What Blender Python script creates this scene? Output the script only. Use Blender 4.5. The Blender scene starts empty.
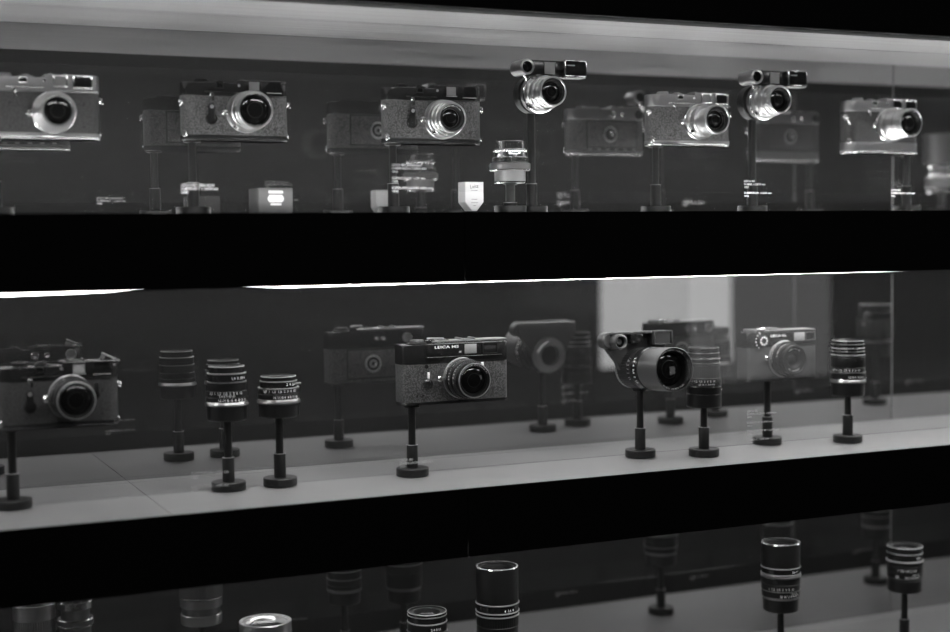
import bpy, bmesh, math, random
from mathutils import Vector, Matrix
PI = math.pi
random.seed(4)
SC = bpy.context.scene
COL = SC.collection
EYE = 1.5                      # camera height above the room floor, metres

# ------------------------------------------------------------------ materials
def mat(name, v, rough=.5, metal=0., spec=.5, bump=None, coat=0., emit=0., aniso=0.):
    m = bpy.data.materials.new(name); m.use_nodes = True
    nt = m.node_tree; b = nt.nodes['Principled BSDF']
    b.inputs['Base Color'].default_value = (v, v, v, 1)
    b.inputs['Roughness'].default_value = rough
    b.inputs['Metallic'].default_value = metal
    b.inputs['Specular IOR Level'].default_value = spec
    b.inputs['Coat Weight'].default_value = coat
    b.inputs['Anisotropic'].default_value = aniso
    if emit:
        b.inputs['Emission Color'].default_value = (1, 1, 1, 1)
        b.inputs['Emission Strength'].default_value = emit
    if bump:
        scale, strength, dist = bump
        tc = nt.nodes.new('ShaderNodeTexCoord')
        vo = nt.nodes.new('ShaderNodeTexVoronoi'); vo.inputs['Scale'].default_value = scale
        bp = nt.nodes.new('ShaderNodeBump'); bp.inputs['Strength'].default_value = strength
        bp.inputs['Distance'].default_value = dist
        nt.links.new(tc.outputs['Object'], vo.inputs['Vector'])
        nt.links.new(vo.outputs['Distance'], bp.inputs['Height'])
        nt.links.new(bp.outputs['Normal'], b.inputs['Normal'])
    return m

def grain(name, v0, v1, scale):
    """pebbled covering: glints on the pebble tops painted in as paler colour"""
    m = mat(name, v0, .5, 0, .5, bump=(scale, .8, .0006)); nt = m.node_tree; b = nt.nodes['Principled BSDF']
    vo = next(n for n in nt.nodes if n.type == 'TEX_VORONOI')
    r = nt.nodes.new('ShaderNodeMapRange'); r.inputs['From Min'].default_value = .15; r.inputs['From Max'].default_value = .65
    r.inputs['To Min'].default_value = v1; r.inputs['To Max'].default_value = v0
    nt.links.new(vo.outputs['Distance'], r.inputs['Value']); nt.links.new(r.outputs['Result'], b.inputs['Base Color'])
    return m

def brushed(name, v, rough):
    """panel brushed along its length: fine ridges that smear reflections"""
    m = mat(name, v, rough, 0, .5); nt = m.node_tree; b = nt.nodes['Principled BSDF']
    tc = nt.nodes.new('ShaderNodeTexCoord'); mp = nt.nodes.new('ShaderNodeMapping'); mp.inputs['Scale'].default_value = (2.2, 70, 1)
    no = nt.nodes.new('ShaderNodeTexNoise'); no.inputs['Scale'].default_value = 1.; no.inputs['Detail'].default_value = 3.
    bp = nt.nodes.new('ShaderNodeBump'); bp.inputs['Strength'].default_value = .35; bp.inputs['Distance'].default_value = .004
    nt.links.new(tc.outputs['Object'], mp.inputs['Vector']); nt.links.new(mp.outputs['Vector'], no.inputs['Vector'])
    nt.links.new(no.outputs['Fac'], bp.inputs['Height']); nt.links.new(bp.outputs['Normal'], b.inputs['Normal'])
    return m

def mirror_mat():
    m = bpy.data.materials.new('dark_mirror_glass'); m.use_nodes = True
    nt = m.node_tree; nt.nodes.remove(nt.nodes['Principled BSDF'])
    out = nt.nodes['Material Output']
    g = nt.nodes.new('ShaderNodeBsdfGlossy'); g.inputs['Color'].default_value = (MIRROR,)*3 + (1,); g.inputs['Roughness'].default_value = 0.0
    d = nt.nodes.new('ShaderNodeBsdfDiffuse'); d.inputs['Color'].default_value = (MIRROR_D,)*3 + (1,)
    a = nt.nodes.new('ShaderNodeAddShader')
    nt.links.new(g.outputs[0], a.inputs[0]); nt.links.new(d.outputs[0], a.inputs[1])
    nt.links.new(a.outputs[0], out.inputs[0])
    return m

def pane_mat():
    m = bpy.data.materials.new('clear_pane_glass'); m.use_nodes = True
    nt = m.node_tree; nt.nodes.remove(nt.nodes['Principled BSDF'])
    out = nt.nodes['Material Output']
    t = nt.nodes.new('ShaderNodeBsdfTransparent'); t.inputs['Color'].default_value = (.98, .98, .98, 1)
    g = nt.nodes.new('ShaderNodeBsdfGlossy'); g.inputs['Roughness'].default_value = 0.0
    lw = nt.nodes.new('ShaderNodeLayerWeight'); lw.inputs['Blend'].default_value = .5
    p = nt.nodes.new('ShaderNodeMath'); p.operation = 'POWER'; p.inputs[1].default_value = 4
    ma = nt.nodes.new('ShaderNodeMath'); ma.operation = 'MULTIPLY_ADD'; ma.inputs[1].default_value = .6; ma.inputs[2].default_value = .035
    mx = nt.nodes.new('ShaderNodeMixShader')
    nt.links.new(lw.outputs['Facing'], p.inputs[0]); nt.links.new(p.outputs[0], ma.inputs[0])
    nt.links.new(ma.outputs[0], mx.inputs[0]); nt.links.new(t.outputs[0], mx.inputs[1]); nt.links.new(g.outputs[0], mx.inputs[2])
    nt.links.new(mx.outputs[0], out.inputs[0])
    return m

def vinyl_mat():
    m = bpy.data.materials.new('white_vinyl'); m.use_nodes = True
    nt = m.node_tree; nt.nodes.remove(nt.nodes['Principled BSDF'])
    out = nt.nodes['Material Output']
    d = nt.nodes.new('ShaderNodeBsdfDiffuse'); d.inputs['Color'].default_value = (.9, .9, .9, 1)
    t = nt.nodes.new('ShaderNodeBsdfTranslucent'); t.inputs['Color'].default_value = (.9, .9, .9, 1)
    mx = nt.nodes.new('ShaderNodeMixShader'); mx.inputs[0].default_value = .45
    nt.links.new(d.outputs[0], mx.inputs[1]); nt.links.new(t.outputs[0], mx.inputs[2]); nt.links.new(mx.outputs[0], out.inputs[0])
    return m

MIRROR, MIRROR_D = .45, .017
LED_MID, LED_TOP, LED_BOT = 29., 24., 14.
M = dict(
    chrome=mat('polished_chrome', .82, .17, 1.),
    satin=mat('satin_chrome', .38, .34, 1.), lchrome=mat('lens_chrome', .70, .28, 1.),
    dull=mat('dull_alloy', .34, .42, 1.),
    black=mat('black_lacquer', .012, .22, 0, .5, coat=.3),
    anod=mat('black_anodised', .009, .34, 0, .35),
    matte=mat('black_matte', .010, .6, 0, .25),
    leather=grain('pebbled_leatherette', .025, .135, 620),
    leather_dark=grain('fine_dark_leatherette', .014, .055, 750),
    leather_grey=grain('plain_leatherette', .03, .07, 900),
    glass=mat('coated_lens_glass', .004, .04, 0, .9),
    window=mat('dark_window_glass', .008, .06, 0, .8),
    frosted=mat('frosted_window', .25, .45, 0, .5),
    white=mat('white_enamel', .95, .5),
    grey=mat('grey_lacquer', .09, .42),
    stand=mat('black_stand_metal', .008, .36, 0, .5),
    fascia=mat('black_fascia', .0022, .6, 0, .02),
    dark=mat('dark_gap', .002, .9, 0, 0.),
    deck=mat('satin_grey_deck', .27, .33, 0, .5),
    ceiling=brushed('brushed_pale_panel', .20, .36),
    edge=mat('bare_edge', .45, .4, .6),
    seam=mat('clear_sealant', .12, .5),
    paper=mat('white_card', .62, .7, 0, .2),
    carton=mat('grey_carton', .11, .8, 0, .2, bump=(1500, .6, .0004)),
    print_=mat('grey_print', .07, .7),
    room=mat('painted_room_wall', .018, .8),
    roomdark=mat('dark_room', .012, .8),
    led_mid=mat('led_middle', .9, .5, emit=LED_MID),
    led_dim=mat('led_left', .9, .5, emit=17.),
    led_right=mat('led_right', .9, .5, emit=38.), fill_rear=mat('fill_rear', .9, .5, emit=9.), fill_low=mat('fill_low', .9, .5, emit=3.), led_back=mat('led_back', .9, .5, emit=27.),
    led_top=mat('led_top', .9, .5, emit=LED_TOP),
    led_bot=mat('led_bottom', .9, .5, emit=LED_BOT),
    screen=mat('lit_screen', .5, .5, emit=.85),
    lamp=mat('room_lamp', .9, .5, emit=10.),
)
M['mirror'] = mirror_mat(); M['pane'] = pane_mat(); M['vinyl'] = vinyl_mat()

# ------------------------------------------------------------------ mesh helpers (all dimensions in millimetres)
_tcache = {}
def text_geo(s):
    if s in _tcache: return _tcache[s]
    cu = bpy.data.curves.new('t', 'FONT'); cu.body = s; cu.size = 1.0; cu.resolution_u = 2; cu.offset = .012
    ob = bpy.data.objects.new('t', cu); COL.objects.link(ob)
    dg = bpy.context.evaluated_depsgraph_get(); dg.update()
    me = bpy.data.meshes.new_from_object(ob.evaluated_get(dg))
    vs = [tuple(v.co) for v in me.vertices]; fs = [tuple(p.vertices) for p in me.polygons]
    w = max([v[0] for v in vs] + [.01])
    bpy.data.objects.remove(ob); bpy.data.curves.remove(cu); bpy.data.meshes.remove(me)
    _tcache[s] = (vs, fs, w)
    return _tcache[s]

I4 = Matrix.Identity(4)
def T(x, y, z): return Matrix.Translation((x, y, z))
FWD = Matrix(((1, 0, 0, 0), (0, 0, -1, 0), (0, 1, 0, 0), (0, 0, 0, 1)))   # local z -> towards the viewer (-y), local y -> up

class MB:
    def __init__(s): s.v = []; s.f = []; s.m = []; s.mats = []
    def mi(s, m):
        if m not in s.mats: s.mats.append(m)
        return s.mats.index(m)
    def add(s, vs, fs, m, X=I4):
        o = len(s.v); k = s.mi(m)
        s.v += [tuple(X @ Vector(v)) for v in vs]
        flip = X.to_3x3().determinant() < 0
        for f in fs:
            f = [i + o for i in f]
            s.f.append(f[::-1] if flip else f); s.m.append(k)
        return s
    def bm(s, b, m, X=I4):
        bmesh.ops.recalc_face_normals(b, faces=b.faces[:])
        b.verts.index_update()
        s.add([tuple(v.co) for v in b.verts], [[v.index for v in f.verts] for f in b.faces], m, X)
        b.free(); return s
    def box(s, c, d, m, bev=0., X=I4, seg=2):
        b = bmesh.new(); bmesh.ops.create_cube(b, size=1.)
        for v in b.verts: v.co = Vector((c[0] + v.co.x*d[0], c[1] + v.co.y*d[1], c[2] + v.co.z*d[2]))
        if bev: bmesh.ops.bevel(b, geom=b.edges[:], offset=bev, segments=seg, affect='EDGES', profile=.5)
        return s.bm(b, m, X)
    def prism(s, pts, z0, z1, m, bev=0., X=I4, seg=2):
        b = bmesh.new()
        lo = [b.verts.new((x, y, z0)) for x, y in pts]; hi = [b.verts.new((x, y, z1)) for x, y in pts]
        fl = b.faces.new(lo[::-1]); fh = b.faces.new(hi); n = len(pts)
        for i in range(n): b.faces.new((lo[i], lo[(i+1) % n], hi[(i+1) % n], hi[i]))
        if bev: bmesh.ops.bevel(b, geom=list(fl.edges) + list(fh.edges), offset=bev, segments=seg, affect='EDGES', profile=.5)
        return s.bm(b, m, X)
    def lathe(s, prof, m, X=I4, seg=56, knurl=None):
        vs = []; fs = []; rings = []
        if knurl: seg = knurl[0]*4
        for r, z in prof:
            if r < 1e-6: rings.append([len(vs)]); vs.append((0, 0, z)); continue
            ids = []
            for i in range(seg):
                a = 2*PI*i/seg; rr = r
                if knurl and r > knurl[2] and (i % 4) in (0, 1): rr = r - knurl[1]
                ids.append(len(vs)); vs.append((rr*math.cos(a), rr*math.sin(a), z))
            rings.append(ids)
        for a, b in zip(rings, rings[1:]):
            if len(a) == 1 and len(b) == 1: continue
            for i in range(seg):
                j = (i+1) % seg
                if len(a) == 1: fs.append((a[0], b[j], b[i]))
                elif len(b) == 1: fs.append((a[i], a[j], b[0]))
                else: fs.append((a[i], a[j], b[j], b[i]))
        return s.add(vs, fs, m, X)
    def cyl(s, r, z0, z1, m, X=I4, ch=.4, seg=40, r2=None):
        r2 = r if r2 is None else r2
        return s.lathe([(0, z0), (r-ch, z0), (r, z0+ch), (r2, z1-ch), (r2-ch, z1), (0, z1)], m, X, seg)
    def tube(s, pts, r, m, X=I4, seg=10, closed=False):
        P = [Vector(p) for p in pts]; n = len(P); vs = []; fs = []
        for i, p in enumerate(P):
            a = P[(i-1) % n] if (closed or i) else p; b = P[(i+1) % n] if (closed or i < n-1) else p
            t = (b-a).normalized(); u = t.orthogonal().normalized()
            ref = Vector((0, 0, 1)) if abs(t.z) < .9 else Vector((1, 0, 0))
            u = t.cross(ref).normalized(); w = t.cross(u)
            for k in range(seg):
                q = p + u*math.cos(2*PI*k/seg)*r + w*math.sin(2*PI*k/seg)*r; vs.append(tuple(q))
        for i in range(n if closed else n-1):
            j = (i+1) % n
            for k in range(seg):
                l = (k+1) % seg; fs.append((i*seg+k, i*seg+l, j*seg+l, j*seg+k))
        if not closed:
            fs.append(tuple(range(seg))[::-1]); fs.append(tuple((n-1)*seg+k for k in range(seg)))
        return s.add(vs, fs, m, X)
    def text(s, t, size, m, X=I4, centre=False, width=None):
        vs, fs, w = text_geo(t)
        k = width/(w*size) if width else 1.
        ox = -w/2 if centre else 0
        return s.add([((x+ox)*size*k, y*size, z) for x, y, z in vs], fs, m, X)
    def text_ring(s, t, size, r, z, a0, m, X=I4, sx=1.):
        """lettering wrapped round a barrel of radius r, read upright from outside; a0 = angle of its middle"""
        vs, fs, w = text_geo(t); o = []; size *= 1.2
        for x, y, _ in vs:
            a = a0 + (x - w/2)*size*sx/r
            o.append((r*math.cos(a), r*math.sin(a), z + y*size))
        return s.add(o, fs, m, X)
    def text_disc(s, t, size, r, z, a0, m, X=I4):
        """lettering round a flat ring that faces local +z"""
        vs, fs, w = text_geo(t); o = []
        for x, y, _ in vs:
            a = a0 - (x - w/2)*size/r; rr = r + y*size
            o.append((rr*math.cos(a), rr*math.sin(a), z))
        return s.add(o, fs, m, X)
    def build(s, name, parent=None, angle=32):
        me = bpy.data.meshes.new(name)
        me.from_pydata([(x*.001, y*.001, z*.001) for x, y, z in s.v], [], s.f)
        for m in s.mats: me.materials.append(M[m])
        me.polygons.foreach_set('material_index', s.m)
        me.polygons.foreach_set('use_smooth', [True]*len(me.polygons))
        me.update(); me.set_sharp_from_angle(angle=math.radians(angle))
        o = bpy.data.objects.new(name, me); COL.objects.link(o)
        if parent: o.parent = parent
        return o

def tag(o, label, cat, group=None, kind=None):
    o['label'] = label
    o['category'] = cat
    if group: o['group'] = group
    if kind: o['kind'] = kind
    return o
def thing(name, label, cat, loc, group=None, rz=0.):
    o = bpy.data.objects.new(name, None); COL.objects.link(o)
    o.empty_display_size = .02
    o.location = (loc[0], loc[1], loc[2] + EYE); o.rotation_euler = (0, 0, rz)
    return tag(o, label, cat, group)

def rrect(W, D, R, n=7, cx=0, cy=0):
    R = min(R, W/2 - .01, D/2 - .01); p = []
    for (sx, sy, a) in ((1, 1, 0), (-1, 1, 90), (-1, -1, 180), (1, -1, 270)):
        for i in range(n+1):
            t = math.radians(a + 90*i/n)
            p.append((cx + sx*(W/2-R) + R*math.cos(t), cy + sy*(D/2-R) + R*math.sin(t)))
    return p

# ------------------------------------------------------------------ lenses
def rg(r, z0, z1, ch=.5, r2=None):
    r2 = r if r2 is None else r2
    return [(0, z0), (r-ch, z0), (r, z0+ch), (r2, z1-ch), (r2-ch, z1), (0, z1)]

def front(mb, r, z0, z1, rim, m_rim, m_in='matte', rgl=None, deep=7, ring_text=None, name_m='anod', X=I4, tsize=2.0, dome=3.0):
    """hollow front of a lens: outer wall, rim, sloping name ring, inner cone and coated glass"""
    rgl = rgl or r*.62
    zi = z1 - deep
    mb.lathe([(r-.5, z0), (r, z0+.5), (r, z1-.6), (r-.6, z1), (r-rim+.3, z1), (r-rim, z1-.4)], m_rim, X)
    rn = r - rim; rm = rgl + (rn - rgl)*.35
    mb.lathe([(rn, z1-.4), (rn-.2, z1-deep*.25), (rm, z1-deep*.3)], name_m, X)
    mb.lathe([(rm, z1-deep*.3), (rgl, zi+.6), (rgl, zi-1)], m_in, X)
    n = 7; pr = [(rgl*math.cos(PI/2*i/n), zi - dome*.2 + dome*math.sin(PI/2*i/n)) for i in range(n)] + [(0, zi + dome*.8)]
    mb.lathe(pr, 'glass', X)
    mb.lathe([(rgl*.55, zi+dome*.82), (rgl*.5, zi+dome*.86)], 'anod', X)
    if ring_text:
        rr = (rn + rm)/2 - tsize*.35
        for a in ((90, -90) if len(ring_text) < 26 else (90,)):
            mb.text_disc(ring_text, tsize, rr, z1 - deep*.27 + .15, math.radians(a), 'white', X)

SC_FEET = '3  4  5  7  10  15  30'
SC_M = '0,7  1  1,2  1,5  2  3  5  10'
SC_AP = '22 16 11 8 5,6 4 2,8'
SC_DOF = '16 11 8 4  \u2022  4 8 11 16'

def lens_parts(parent, secs, X=I4, on_camera=False, main='barrel'):
    """secs: list of dicts(name, prof, m, knurl, texts=[(text,size,r,z,angle)], front=dict) -> part meshes"""
    host = parent
    for i, q in enumerate(secs):
        mb = MB()
        if 'prof' in q: mb.lathe(q['prof'], q['m'], X, knurl=q.get('knurl'))
        for extra in q.get('more', ()): mb.lathe(extra[0], extra[1], X)
        for (t, size, r, z, a) in q.get('texts', ()):
            mb.text_ring(t, size, r + .12, z, math.radians(a), q.get('tm', 'white'), X)
        if 'front' in q: front(mb, X=X, **q['front'])
        if 'box' in q:
            for (c, d, m, bev) in q['box']: mb.box(c, d, m, bev, X)
        o = mb.build(q['name'], host)
        if on_camera and i == 0: host = o
    return host

# ------------------------------------------------------------------ display stands
def stand(loc, label, h=88, kind='camera', cup_r=23.5, cup_h=16, rod_r=4.7, sleeve=39, base_r=20.5, sl_r=7.2, group='pedestal stands'):
    t = thing('display_stand', label, 'stand', loc, group)
    MB().lathe([(0, 0), (base_r-.6, 0), (base_r, .6), (base_r, 9.2), (base_r-.8, 10), (0, 10)], 'stand', seg=64).build('base_disc', t)
    sl = MB().lathe([(0, 9.9), (sl_r, 9.9), (sl_r, sleeve-.8), (sl_r-.4, sleeve), (0, sleeve)], 'stand', seg=40)
    sl.lathe([(sl_r-.3, sleeve-.6), (sl_r+.15, sleeve-.5), (sl_r+.15, sleeve-.1), (sl_r-.6, sleeve+.1)], 'edge', seg=40)
    sl.build('sleeve', t)
    MB().cyl(rod_r, sleeve-2, h-1.5, 'stand', ch=.1).build('rod', t)
    if kind == 'camera':
        MB().cyl(10, h-2, h, 'stand').build('mount_plate', t)
    elif kind == 'cup':
        MB().lathe([(0, h-2), (cup_r-1.5, h-2), (cup_r, h-.5), (cup_r, h+cup_h-.5), (cup_r-.5, h+cup_h), (0, h+cup_h)], 'stand', seg=56).build('lens_cup', t)
    elif kind == 'flange':                    # upright plate that carries a lens lying on its axis
        zc, r, th = cup_r, cup_h, 14
        MB().lathe([(0, 0), (r-.6, 0), (r, .6), (r, th-.6), (r-.6, th), (0, th)], 'stand', T(0, 3, zc) @ FWD).build('mount_plate', t)
    elif kind == 'plain':
        MB().cyl(rod_r+3, h-2, h, 'stand').build('mount_plate', t)
    return t

# ------------------------------------------------------------------ rangefinder cameras
def camera(label, loc, style='M', finish='chrome', leather='leather', lens=None, lens_z=35, lens_x=13, lettering=None, opts=(), scale=.94):
    t = thing('rangefinder_camera', label, 'camera', loc, 'rangefinder cameras on pedestals')
    t.scale = (scale,)*3
    chrome = finish == 'chrome'
    shell = {'chrome': 'satin', 'black': 'black', 'grey': 'grey'}[finish]
    bright = 'chrome' if chrome else 'anod'
    if style == 'M':   W, D, R, zb, zl, zd, H = 138., 33., 15., 7., 56., 73., 77.
    elif style == 'MP': W, D, R, zb, zl, zd, H = 139., 33., 15., 17., 64., 80.5, 84.5
    elif style == 'M5': W, D, R, zb, zl, zd, H = 145., 33., 7., 3.5, 51., 75.5, 77.
    else:               W, D, R, zb, zl, zd, H = 118., 31., 5., 3., 48., 69., 70.5
    hw, fy = W/2, -D/2
    def bx(name, c, d, m, bev=.3, parent=t, X=I4): return MB().box(c, d, m, bev, X).build(name, parent)
    # body, base plate and top plate
    body = MB().prism(rrect(W-.8, D-.8, R-.4), zb-.5, zl+.5, leather)
    for (x, z) in ((-38, .72), (-38, .16), (48, .72), (48, .16)):
        if style in ('M', 'MP'): body.cyl(1.1, 0, .9, 'matte', T(x, fy+.6, zb + (zl-zb)*z) @ FWD, .1, 12)
    if style == 'M5':
        for (x, z) in ((-54, 12), (-46, 12), (-46, 40)): body.cyl(1.1, 0, .9, 'matte', T(x, fy+.6, z) @ FWD, .1, 12)
    body.build('leather_body', t)
    base = MB().prism(rrect(W, D, R), 0, zb, 'satin' if (chrome or style == 'MP') else shell, .7)
    if style == 'MP':
        base.prism(rrect(W+.6, D+.6, R+.3), 0, 4, 'chrome', 1.7, seg=3)
        base.text('Leicavit MP', 5.2, 'dull', T(-36, fy-.1, 8.2) @ FWD)
    else:
        base.prism(rrect(W+.4, D+.4, R), 0, 3.4, 'chrome' if chrome else 'black', 1.5, seg=3)
    base.build('base_plate', t)
    top = MB().prism(rrect(W, D, R), zl, zd, shell, 1.1, seg=3)
    if style in ('M', 'MP'):
        x0 = 3.
        pts = [(x, y) for x, y in rrect(W, D, R) if x > x0]
        pts = [(x0, -D/2)] + [p for p in pts if p[1] < 0 and p[0] > x0][:] + [p for p in pts if p[1] >= 0] + [(x0, D/2)]
        pts = sorted(set(pts), key=lambda p: math.atan2(p[1], p[0] - 30))
        top.prism(pts, zd-1.5, H, shell, .9)
        top.box((-20, fy-.35, zl+5), (44, 1.6, 1.3), bright, .5)           # raised ledge over the levers
        top.box((40, fy-.3, zl+1.2), (50, 1.4, 1.2), bright, .5)
    elif style == 'M5':
        top.box((10.5, fy-.6, 67.3), (104, 2.4, 17.6), shell, .5)
        top.box((10.5, fy-1.9, 75.6), (103, .5, .5), 'edge', .1)
        top.box((10.5, fy-1.9, 59.2), (103, .4, .35), 'edge', .1)
        top.box((22, 2, 78), (104, 20, 2.0), 'dull', .6)
    else:
        top.box((-6, fy-.5, 60), (70, 1.6, 17), shell, .5)
        top.box((17, 1, 70.6), (84, 25, 1.6), 'dull', .5)
    top.build('top_plate', t)
    # windows
    def win(name, x, z, w, h, inner, frame, fw=1.6, depth=1.3):
        mb = MB(); y = fy - .1
        for (c, d) in (((x, y-.4, z+h/2-fw/2), (w, depth+1, fw)), ((x, y-.4, z-h/2+fw/2), (w, depth+1, fw)),
                       ((x-w/2+fw/2, y-.4, z), (fw, depth+1, h)), ((x+w/2-fw/2, y-.4, z), (fw, depth+1, h))):
            if frame == 'chrome' and d[0] > fw*1.5: mb.box((0, 0, 0), (d[0], fw*1.15, fw*1.15), frame, .2, T(*c) @ T(0, -d[1]/2+fw*.4, 0) @ Matrix.Rotation(PI/4, 4, 'X'))
            mb.box(c, d, frame, .25)
        mb.box((x, y+.25, z), (w-fw, .7, h-fw), inner, 0)
        if frame == 'black': mb.box((x, y-1.75, z-h/2+.6), (w-1, .6, .8), 'edge', .2)
        if inner == 'frosted':
            n = 7
            for i in range(n): mb.box((x - (w-2*fw)/2 + (i+.5)*(w-2*fw)/n, y-.2, z), (.7, .4, h-2*fw), 'frosted', 0)
        return mb.build(name, t)
    if style in ('M', 'MP'):
        fr = 'chrome' if chrome else 'black'
        big = 'bezel' in opts
        zc = H - 8.5
        win('viewfinder_window', 47 if big else 48, zc, 23 if big else 21, 16, 'window', fr, 2.0, 2.4 if chrome else 1.4)
        win('illumination_window', 21 if big else 22, zc + .6, 17, 14.5, 'frosted' if 'darkillum' not in opts else 'window', fr, 1.6, 2.2 if chrome else 1.2)
        win('rangefinder_window', -22, zc + 1, 9.5, 7.2, 'window', bright, 1.2)
        MB().cyl(1.8, 0, 1.2, 'chrome' if chrome else 'dull', T(2.5, fy+.2, zc+1) @ FWD, .3, 20).build('adjuster_screw', t)
    elif style == 'M5':
        win('viewfinder_window', 45.5, 67.5, 21, 14, 'window', 'anod', 1.2, 3.4)
        MB().box((18.5, fy-1.9, 68), (16.5, .8, 12), 'frosted', .3).build('illumination_window', t)
        MB().box((-24.5, fy-1.8, 63.5), (7.5, .7, 4.2), 'window', .2).build('rangefinder_window', t)
        MB().box((4.0, fy-1.8, 64.5), (3, .5, 2), 'edge', .2).build('adjuster_screw', t)
    else:
        MB().box((27.5, fy-1., 61.5), (18.5, 1.6, 12), 'frosted', .4).build('illumination_window', t)
        win('viewfinder_window', 47, 61.5, 17, 12, 'window', 'grey', 1.0, 1.2)
        MB().box((10, fy-1.2, 61.5), (4, .5, 3), 'window', .2).build('rangefinder_window', t)
    if lettering:
        s, size, x, z, wid = lettering
        MB().text(s, size, 'white', T(x, fy - (2.05 if style == 'M5' else 1.5), z) @ FWD, width=wid).build('name_lettering', t)
    # controls on the front
    if style in ('M', 'MP'):
        rl = MB().cyl(2.6, 0, 3.2, 'chrome', T(-33, fy, zl+1.5) @ FWD, .6, 24)
        rl.box((-31.5, fy-2.2, zl-3), (2.4, 1.4, 7), 'chrome' if chrome else 'black', .5); rl.build('rewind_lever', t)
        if 'timer' in opts:
            st = MB().cyl(6.4, 0, 3, 'black' if not chrome else 'satin', T(-34, fy, zb+20) @ FWD, .8, 32)
            st.lathe([(5.2, 2.9), (6.2, 4.2), (7.2, 3.0), (7.4, 0)], 'black', T(-34, fy, zb+20) @ FWD, 36)
            st.prism([(-39, zb+20), (-38, zb+17), (-34, zb+15.4), (-30, zb+17), (-29, zb+20), (-30.6, zb+36), (-31.6, zb+39), (-34, zb+40), (-36.4, zb+39), (-37.4, zb+36)], 2.6, 4.8, 'black', .7, T(0, fy, 0) @ FWD)
            st.cyl(2.4, 4.4, 5.6, 'dull', T(-34, fy, zb+35) @ FWD, .4, 20)
            st.build('self_timer_lever', t)
        if 'preview' in opts:
            pv = MB().cyl(4.4, 0, 3, 'black', T(41, fy, zb+30) @ FWD, .8, 28)
            pv.prism(rrect(5, 15, 2, cx=41, cy=zb+37), 2.4, 4.2, 'black', .5, T(0, fy, 0) @ FWD); pv.build('frame_selector_lever', t)
        MB().lathe([(0, 0), (4.2, 0), (4.2, 1.4), (3.5, 2.), (3.5, 4), (2.9, 4.6), (1.5, 4.2), (0, 4.2)], 'chrome', T(lens_x-27, fy, lens_z-1) @ FWD, 28).build('lens_release_button', t)
    else:
        x = -40 if style == 'M5' else None
        if x is not None:
            st = MB().cyl(6.2, 0, 3.4, 'black', T(x, fy, 26) @ FWD, .9, 32)
            st.lathe([(3, 3.3), (4, 3.9), (5.4, 3.4)], 'black', T(x, fy, 26) @ FWD, 32)
            st.box((x+.4, fy-2.6, 37), (3, 1.4, 8), 'white', .5); st.cyl(2.6, 0, 1.2, 'black', T(x-1.5, fy, 48) @ FWD, .3, 20)
            st.build('self_timer_lever', t)
            MB().cyl(3.6, 0, 4.4, 'chrome', T(-24, fy, 32) @ FWD, 1., 28).build('lens_release_button', t)
        else:
            MB().cyl(3.2, 0, 4.0, 'chrome', T(-29, fy, 33) @ FWD, 1., 28).build('lens_release_button', t)
            dl = MB().lathe([(0, 0), (8.6, 0), (8.6, 3), (7.6, 4), (3.0, 4), (2.4, 3.2), (0, 3.2)], 'anod', T(-35, fy, 57.5) @ FWD, knurl=(14, .5, 7))
            for k in range(9):
                a = 2*PI*k/9; dl.box((-35 + 5.3*math.cos(a), fy-4.1, 57.5 + 5.3*math.sin(a)), (2.3, .4, 2.3), 'white', .3)
            for k in range(6):
                a = math.radians(115 + 24*k); dl.box((-35 + 11.5*math.cos(a), fy-1.4, 57.5 + 11.5*math.sin(a)), (1.4, .4, 1.8), 'white', .1)
            dl.build('shutter_speed_dial', t)
    # strap lugs and base studs
    for sx in (-1, 1):
        lug = MB(); x = sx*(hw - (2.0 if style in ('M', 'MP') else 0)); z = zl - 8
        if style == 'M5' and sx < 0: continue
        if style == 'M5' or style == 'CL':
            for zz in ((zl-14, 12) if style == 'M5' else (zl+8, 8)): lug.cyl(1.8, -1, 3, 'chrome', T(hw-.6, 0, zz) @ Matrix.Rotation(PI/2, 4, 'Y'), .4, 16)
        else:
            X = T(x, -8 if sx < 0 else -5, z)
            lug.cyl(3.4, 0, 3, 'chrome', X @ Matrix.Rotation(sx*PI/2, 4, 'Y') @ T(0, 0, .2), .8, 24)
            lug.tube([(sx*(4.2 + 0), 3.4*math.cos(a), -1 + 3.6*math.sin(a)) for a in [2*PI*i/18 for i in range(18)]], .8, 'chrome', X, 8, True)
            if 'strapring' in opts and sx < 0: lug.box((-2.5, -3, -6), (2.4, 2.4, 13), 'chrome', .8, X @ Matrix.Rotation(-.45, 4, 'Y'))
        lug.build('strap_lug', t)
    if style in ('M', 'MP'):
        st = MB().cyl(4.2, 0, 2.2, 'chrome', T(-hw+3.2, -11, zb+1.5) @ Matrix.Rotation(-PI/2 + .6, 4, 'Z') @ FWD, .8, 24)
        st.build('base_stud', t)
        MB().cyl(1.8, 0, 2.2, 'chrome', T(hw-1.4, -6, zb+.5) @ Matrix.Rotation(PI/2, 4, 'Y'), .5, 16).build('base_stud', t)
    # controls on top
    if style in ('M', 'MP'):
        MB().lathe([(0, zd), (8.4, zd), (8.4, zd+4.4), (7.6, zd+5), (0, zd+5)], 'satin' if chrome else 'black', T(-42, -1, 0), knurl=(26, .4, 7)).build('shutter_speed_dial', t)
        al = MB().cyl(9.5, zd, zd+2.6, 'satin' if chrome else 'black', T(-17, 0, 0), .6, 40)
        al.cyl(4.6, zd+2.4, zd+4.6, 'satin' if chrome else 'black', T(-17, 0, 0), .6, 28)
        al.tube([(-14, 8, zd+1.8), (-25, 12, zd+1.8), (-38, 14.5, zd+1.6), (-50, 14.8, zd+1.4)], 1.7, 'satin' if chrome else 'black'); al.build('film_advance_lever', t)
        ash = MB().box((20, 3, H+.3), (20, 18, .9), 'dull' if chrome else 'anod', .2)
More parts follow.
